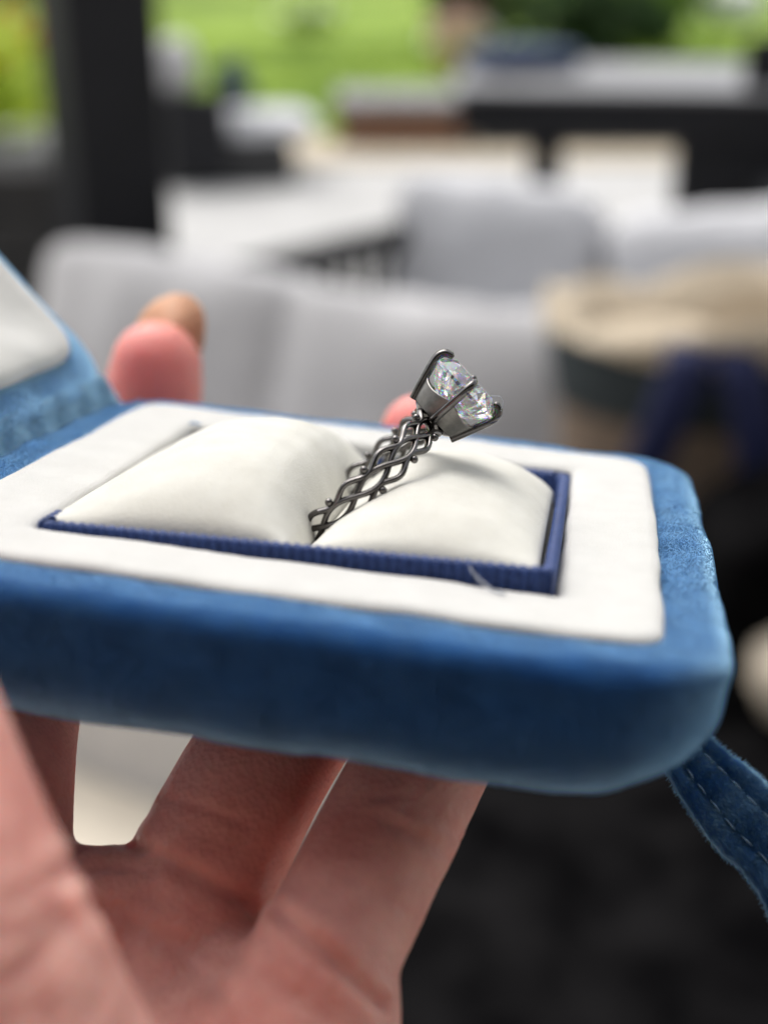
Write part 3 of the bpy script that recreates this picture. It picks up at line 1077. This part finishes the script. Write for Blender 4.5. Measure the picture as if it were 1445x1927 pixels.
# nylon thread loop at the front of the ribbon and a speck of blue lint
P = spline([sight(x, y, d) for x, y, d in ((876, 1050, 124.5), (886, 1072, 122.5), (902, 1092, 121.0), (926, 1110, 120.0), (950, 1118, 119.6))], 24)
MB().tube(P, .17, 8, flat=(1, .35)).build('thread', M['thread'], box, True, MM)
P = spline([(-24.2, 20.6, 1.15), (-23.6, 20.9, 1.3), (-23.1, 20.7, 1.2), (-22.8, 21.0, 1.15)], 10)
MB().tube(P, .12, 6).build('lint', M['lint'], box, True, MM)

# ------------------------------------------------------------------ RING
PHI = R_(41.5)
u0 = Vector((math.sin(PHI), 0, math.cos(PHI)))
ROLL = R_(9)                        # the band is turned a little in the slot
u = u0 * math.cos(ROLL) + Vector((0, 1, 0)) * math.sin(ROLL)
tv = Vector((0, 1, 0)) * math.cos(ROLL) - u0 * math.sin(ROLL)
ax = u.cross(tv)                    # along the finger hole
rm = Matrix.Identity(4)
for i in range(3):
    rm[i][0], rm[i][1], rm[i][2] = ax[i], tv[i], u[i]
rm.translation = Vector((2.3, -1.6, 1.5)) * MM
ring = thing('ring', 'black metal ring with lattice band and clear round stone in the white cushion slot', 'ring', MBX @ rm)
# ring frame: x = ax (width), y = tv, z = u (head up); band circle in the y-z plane
RR = 10.9
NB = 14


def onband(s, y, dr=0.0):
    """s: angle from the head, y: across the width"""
    r = RR + dr
    return np.array([y, r * math.sin(s), r * math.cos(s)])


def strand(fn, rad_t, r0=.34, wide=.52):
    K = 420
    P = [onband(2 * PI * k / K, *fn(2 * PI * k / K)) for k in range(K)]
    ref = [np.array([0, math.sin(2 * PI * k / K), math.cos(2 * PI * k / K)]) for k in range(K)]
    return MB().tube(P, r0, 10, flat=(wide / r0, 1.0), closed=True, ref=ref).build('strand', M['metal'], ring, True, MM)


# eye pattern: crossing middle wires, scalloped outer wires
ph0 = R_(90.0) - 2 * PI / NB * 3.36
strand(lambda a: (.80 * math.cos(NB * (a - ph0) / 2), .10 * math.sin(NB * (a - ph0) / 2)), 0)
strand(lambda a: (-.80 * math.cos(NB * (a - ph0) / 2), -.10 * math.sin(NB * (a - ph0) / 2)), 0)
strand(lambda a: (1.22 - .40 * math.cos(NB * (a - ph0)), 0), 0)
strand(lambda a: (-1.22 + .40 * math.cos(NB * (a - ph0)), 0), 0)
bead = None
for k in range(NB):
    a = ph0 + 2 * PI * k / NB
    if abs((a + PI) % (2 * PI) - PI) < .2:
        continue
    for sgn in (-1, 1):
        p = onband(a, sgn * 1.44, .15) * MM
        if bead is None:
            bead = MB().sphere((0, 0, 0), .43, 14, 10).build('bead', M['metal'], ring, True, MM)
            q = bead
        else:
            q = bead.copy(); COL.objects.link(q); q.parent = ring
        q.location = p

# head: four-sided basket, paired claws, gallery wall with dipped rim
G0, GIR = 11.3, 15.95          # bottom of the basket, girdle height
SR = 4.35                    # stone radius
PRO = [PI / 2 * k for k in range(4)]


def head_wall():
    K = 160
    rows = []
    lev = 14
    for side in (0, 1):
        for j in range(lev + 1):
            f_ = j / lev if side == 0 else 1 - j / lev
            row = []
            for k in range(K):
                a = 2 * PI * k / K
                d = abs(((a + PI / 4) % (PI / 2)) - PI / 4) / (PI / 4)       # 0 at claw, 1 between claws
                d = min(1, d)
                zt = 14.2 - .7 * (1 - (1 - d) ** 1.8)
                z = G0 + (zt - G0) * f_
                r = 3.05 + 1.0 * ((z - G0) / 3.1) ** .9 - .10 * d
                r -= .32 * side
                row.append((r * math.cos(a), r * math.sin(a), z))
            rows.append(row)
    rows.append(rows[0])
    return loft(rows)


MB().add(*head_wall()).build('gallery', M['satin'], ring, True, MM)
mb = MB()
mb.add(*loft([[(r * math.cos(2 * PI * k / 48), r * math.sin(2 * PI * k / 48), z) for k in range(48)] for r, z in ((.6, 10.4), (1.7, 10.45), (2.3, 10.8), (2.8, 11.2), (2.98, 11.45), (2.7, 11.6), (.6, 11.5))], True, True))
mb.build('head_base', M['metal'], ring, True, MM)
claw = None
for a in PRO:
    c = MB()
    for off in ((-.47, .47) if abs(math.sin(a)) < .5 else (0.0,)):
        path = [(3.0, 11.1), (3.25, 11.8), (3.7, 13.1), (4.2, 14.6), (4.52, 15.7), (4.58, 16.4), (4.36, 16.95), (3.9, 17.25), (3.35, 17.3)]
        P = spline([(r, off * (.55 + .45 * min(1, (z - 10.7) / 3)), z) for r, z in path], 40)
        rad = np.interp(np.linspace(0, 1, 40), [0, .5, .8, .93, 1], [.46, .46, .44, .40, .22])
        Pr = np.array([(p[0] * math.cos(a) - p[1] * math.sin(a), p[0] * math.sin(a) + p[1] * math.cos(a), p[2]) for p in P])
        c.tube(Pr, rad, 12)
    c.build('claw', M['metal'], ring, True, MM)

# round brilliant stone
def brilliant(r=SR):
    tab, ch, gh, ph = .66 * r, .34 * r, .04 * r, .84 * r
    v, f = [], []

    def ringv(n, rad, z, off=0):
        i0 = len(v)
        for k in range(n):
            a = 2 * PI * (k + off) / n
            v.append((rad * math.cos(a), rad * math.sin(a), z))
        return i0
    T = ringv(8, tab, ch, 0)                  # table corners
    K = ringv(8, (tab + r) * .545, ch * .50, .5)     # star / kite junction
    Gt = ringv(32, r, gh, 0)
    Gb = ringv(32, r, -gh, 0)
    P1 = ringv(16, r * .76, -gh - ph * .36, .5)
    P2 = ringv(8, r * .33, -gh - ph * .78, 0)
    cu = len(v); v.append((0, 0, -gh - ph))
    f.append(tuple(T + k for k in range(8)))
    for k in range(8):
        k1 = (k + 1) % 8
        f.append((T + k, K + k, T + k1))             # star
        g = lambda q: Gt + (q % 32)
        # kite at table corner k: between K[k-1], T[k], K[k], girdle 4k
        f.append((T + k, K + (k - 1) % 8, g(4 * k)))
        f.append((T + k, g(4 * k), K + k))
        f.append((K + k, g(4 * k), g(4 * k + 1), g(4 * k + 2)))
        f.append((K + k, g(4 * k + 2), g(4 * k + 3), g(4 * k + 4)))
        p1 = lambda q: P1 + (q % 16)
        f.append((P2 + k, p1(2 * k - 1), p1(2 * k)))
        f.append((P2 + k, p1(2 * k), P2 + k1))
        f.append((p1(2 * k), p1(2 * k + 1), P2 + k1))
        f.append((P2 + k, P2 + k1, cu))
    for k in range(16):
        h = lambda q: Gb + (q % 32)
        f.append((h(2 * k), h(2 * k + 1), P1 + k))
        f.append((h(2 * k + 1), h(2 * k + 2), P1 + k))
        f.append((h(2 * k + 2), P1 + (k + 1) % 16, P1 + k))
    for k in range(32):
        l = (k + 1) % 32
        f.append((Gt + k, Gb + k, Gb + l, Gt + l))
    bm = bmesh.new()
    bv = [bm.verts.new(p) for p in v]
    for q in f:
        bm.faces.new([bv[i] for i in q])
    bmesh.ops.recalc_face_normals(bm, faces=bm.faces[:])
    me = bpy.data.meshes.new('stone')
    for q in bm.verts:
        q.co *= MM
    bm.to_mesh(me)
    bm.free()
    return me


me = brilliant()
me.materials.append(M['gem'])
st = bpy.data.objects.new('stone', me)
COL.objects.link(st)
st.parent = ring
st.location = (0, 0, GIR * MM)
st.rotation_euler = (0, 0, .13)
# a stray fibre caught on the claw
P = spline([(-4.4, -1.0, 17.2), (-3.9, -.6, 18.0), (-3.2, -.3, 18.2), (-2.6, 0, 17.6)], 20)
MB().tube(P, .035, 5).build('fibre', M['thread'], ring, True, MM)

# ------------------------------------------------------------------ HAND (one continuous surface)
mb = MB()


def chain(P, r, steps=14):
    P = spline(P, (len(P) - 1) * steps + 1)
    rr = np.interp(np.linspace(0, 1, len(P)), np.linspace(0, 1, len(r)), r)
    mb.tube(P, rr, 20)
    mb.sphere(P[0], rr[0], 20, 14)
    mb.sphere(P[-1], rr[-1], 20, 14)


s_ = sight
A0, A1 = s_(-25, 1640, 134), s_(10, 1385, 144)
B0, B1 = s_(380, 1650, 136), s_(496, 1430, 143)
C0, C1 = s_(612, 1800, 124), s_(778, 1470, 137)
chain([A0, A1, (-39, 8, -24), (-42, 38, -22.5), (-41.5, 50, -15), (-40.3, 52.8, -4), (-39.8, 53.4, 1.8)], [8.6, 7.8, 7.6, 7.5, 7.6, 7.8, 7.1])
chain([B0, B1, (0, 10, -23.5), (1, 38, -23), (1.8, 50, -15), (2.2, 52.5, -8), (2.2, 52.5, -3.8)], [7.9, 7.8, 7.5, 7.2, 7.0, 6.8, 6.2])
chain([C0, C1, (17, 2, -22.5), (19, 22, -21.5)], [6.9, 7.0, 6.4, 5.6])
# palm, nearly upright and cupped under the box
PA, PB, PC = s_(90, 1990, 132), s_(310, 2060, 128), s_(535, 2080, 120)
chain([A0, PA], [8.8, 12])
chain([B0, s_(330, 1840, 133), PB], [7.6, 9.6, 13])
chain([C0, PC], [7.2, 11])
chain([s_(-10, 1720, 134), s_(370, 1745, 134)], [7.5, 7.3])
chain([s_(380, 1860, 131), s_(585, 1930, 124)], [7.2, 7.4])
W1, W2 = s_(230, 2900, 124), s_(200, 3900, 138)
chain([PA, W1], [12, 22]); chain([PB, W1], [13, 24]); chain([PC, W1], [11, 22])
chain([W1, W2], [24, 26])
chain([PA, PB, PC], [12, 12.5, 11])
# thumb and its fleshy base, close to the lens
chain([s_(-20, 2180, 94), s_(-150, 1800, 92), s_(-222, 1510, 94), s_(-280, 1290, 98), s_(-340, 1060, 104)], [14.2, 12.0, 10.3, 9.5, 8.0])
chain([s_(105, 2120, 104), s_(15, 1900, 104), s_(-80, 1720, 103)], [9.6, 8.7, 7.6])
chain([s_(-20, 2180, 94), W1], [14, 22])
chain([s_(-60, 2280, 104), s_(60, 2330, 124)], [14, 14])
# index finger, behind the opened lid and out of the picture
chain([s_(-180, 1720, 132), s_(-330, 1400, 142), (-66, -5, -18), (-84, 6, 4), (-92, 10, 22)], [8.4, 7.8, 7.5, 7.2, 6.0])
chain([s_(-180, 1720, 132), PA], [8.4, 12])
chain([s_(-180, 1740, 132), s_(-10, 1720, 134)], [7.8, 7.5])
tmp = mb.build('hand_raw', None, None, True, MM)
rmod = tmp.modifiers.new('remesh', 'REMESH')
rmod.mode = 'VOXEL'
rmod.voxel_size = .00062
smod = tmp.modifiers.new('smooth', 'SMOOTH')
smod.factor, smod.iterations = .5, 6
dg = bpy.context.evaluated_depsgraph_get()
hm = bpy.data.meshes.new_from_object(tmp.evaluated_get(dg))
bpy.data.objects.remove(tmp)
nv = len(hm.vertices)
co = np.empty(nv * 3); hm.vertices.foreach_get('co', co); co = co.reshape(-1, 3) / MM
no = np.empty(nv * 3); hm.vertices.foreach_get('normal', no); no = no.reshape(-1, 3)
bvh = BVHTree.FromPolygons([tuple(p) for p in co], [tuple(p.vertices) for p in hm.polygons])
lens = RB.T @ (-TB)


def crease(pts, depth, sig, bulge=0.0):
    hit = []
    for x, y in spline([(a, b, 0) for a, b in pts], 24)[:, :2]:
        d = Vector((sight(x, y, 100) - lens).tolist()).normalized()
        h = bvh.ray_cast(Vector(lens.tolist()), d)
        if h[0] is not None:
            hit.append(np.array(h[0]))
    if len(hit) < 2:
        return
    hit = np.array(hit)
    near = np.where((np.abs(co - hit.mean(0)).max(1)) < np.ptp(hit, axis=0).max() + 6)[0]
    D = np.full(len(near), 1e9)
    for i in range(len(hit) - 1):
        a, b = hit[i], hit[i + 1]
        ab = b - a
        t_ = np.clip(((co[near] - a) @ ab) / (ab @ ab + 1e-9), 0, 1)
        D = np.minimum(D, np.linalg.norm(co[near] - (a + t_[:, None] * ab), axis=1))
    disp = -depth * np.exp(-(D / sig) ** 2) + bulge * np.exp(-((D - 2.6 * sig) / (1.6 * sig)) ** 2)
    co[near] += no[near] * disp[:, None]


crease([(240, 1585), (320, 1625), (400, 1665), (470, 1700)], .8, .7, .25)
crease([(515, 1712), (590, 1775), (660, 1838), (722, 1892)], .9, .6, .25)
crease([(730, 1545), (790, 1580), (860, 1618)], .40, .5, .12)
crease([(760, 1520), (820, 1545), (872, 1580)], .28, .4, .1)
crease([(0, 1860), (60, 1805), (115, 1730)], .5, .8, .2)
crease([(20, 1915), (90, 1850), (150, 1760)], .5, .7, .2)
crease([(90, 1925), (150, 1865), (185, 1800)], .45, .6, .2)
crease([(150, 1925), (190, 1880), (205, 1830)], .4, .6, .2)
crease([(20, 1700), (60, 1680), (110, 1640), (150, 1600)], .35, .5, .1)
crease([(0, 1760), (50, 1745), (100, 1700), (130, 1650)], .35, .6, .04)
crease([(30, 1840), (80, 1800), (140, 1720)], .35, .45, .12)
crease([(60, 1925), (110, 1870), (165, 1790)], .4, .45, .15)
crease([(300, 1500), (380, 1520), (460, 1550)], .2, .45, .08)
crease([(640, 1640), (720, 1690), (800, 1740)], .18, .4, .06)
crease([(700, 1500), (760, 1500), (820, 1520)], .2, .5, .08)
crease([(150, 1700), (220, 1720), (330, 1790), (420, 1880)], .3, .7, .1)
crease([(110, 1650), (200, 1632), (290, 1640)], .4, .6, .15)
crease([(300, 1760), (420, 1800), (560, 1880), (620, 1926)], .3, .9, .1)
hm.vertices.foreach_set('co', (co * MM).ravel())
fl = np.zeros(nv)
for c, rad in (((-39.8, 47, 2), 11), ((2.2, 47, -2), 10)):
    fl = np.maximum(fl, np.exp(-(np.linalg.norm(co - np.array(c), axis=1) / rad) ** 2))
fl = np.maximum(fl, .12)
at = hm.attributes.new('flush', 'FLOAT', 'POINT')
at.data.foreach_set('value', fl)
hm.polygons.foreach_set('use_smooth', [True] * len(hm.polygons))
hm.materials.clear()
hm.materials.append(M['skin'])
hm.update()
hand = bpy.data.objects.new('hand', hm)
COL.objects.link(hand)
hand.matrix_world = MBX
tag(hand, 'left hand of a person holding the blue ring box from below', 'hand')


def nail(c, half, z0, z1, name='fingernail', tilt=0.0):
    rows = []
    for side in (0, 1):
        for j in range(15):
            f_ = j / 14 if side == 0 else 1 - j / 14
            z = z0 + (z1 - z0) * f_
            wd = half * (1 if f_ < .55 else math.sqrt(max(0.0, 1 - ((f_ - .55) / .46) ** 2.4)))
            wd = max(wd, .5)
            row = []
            for k in range(15):
                a = -1 + 2 * k / 14
                x = wd * a
                y = 4.8 - 2.2 * (x / half) ** 2 - .55 * side - 1.0 * (f_ - .4) ** 2
                row.append((c[0] + x + tilt * (z - z0), c[1] + y, z))
            rows.append(row if side == 0 else row)
    v, f = loft([r for r in rows])
    return mk(name, v, f, M['nail'], hand, True, MM)


nail((-40.4, 53.2, 0), 5.6, -3.5, 12.9, tilt=.17)
nail((2.2, 53.0, 0), 4.6, -11.5, 1.8)
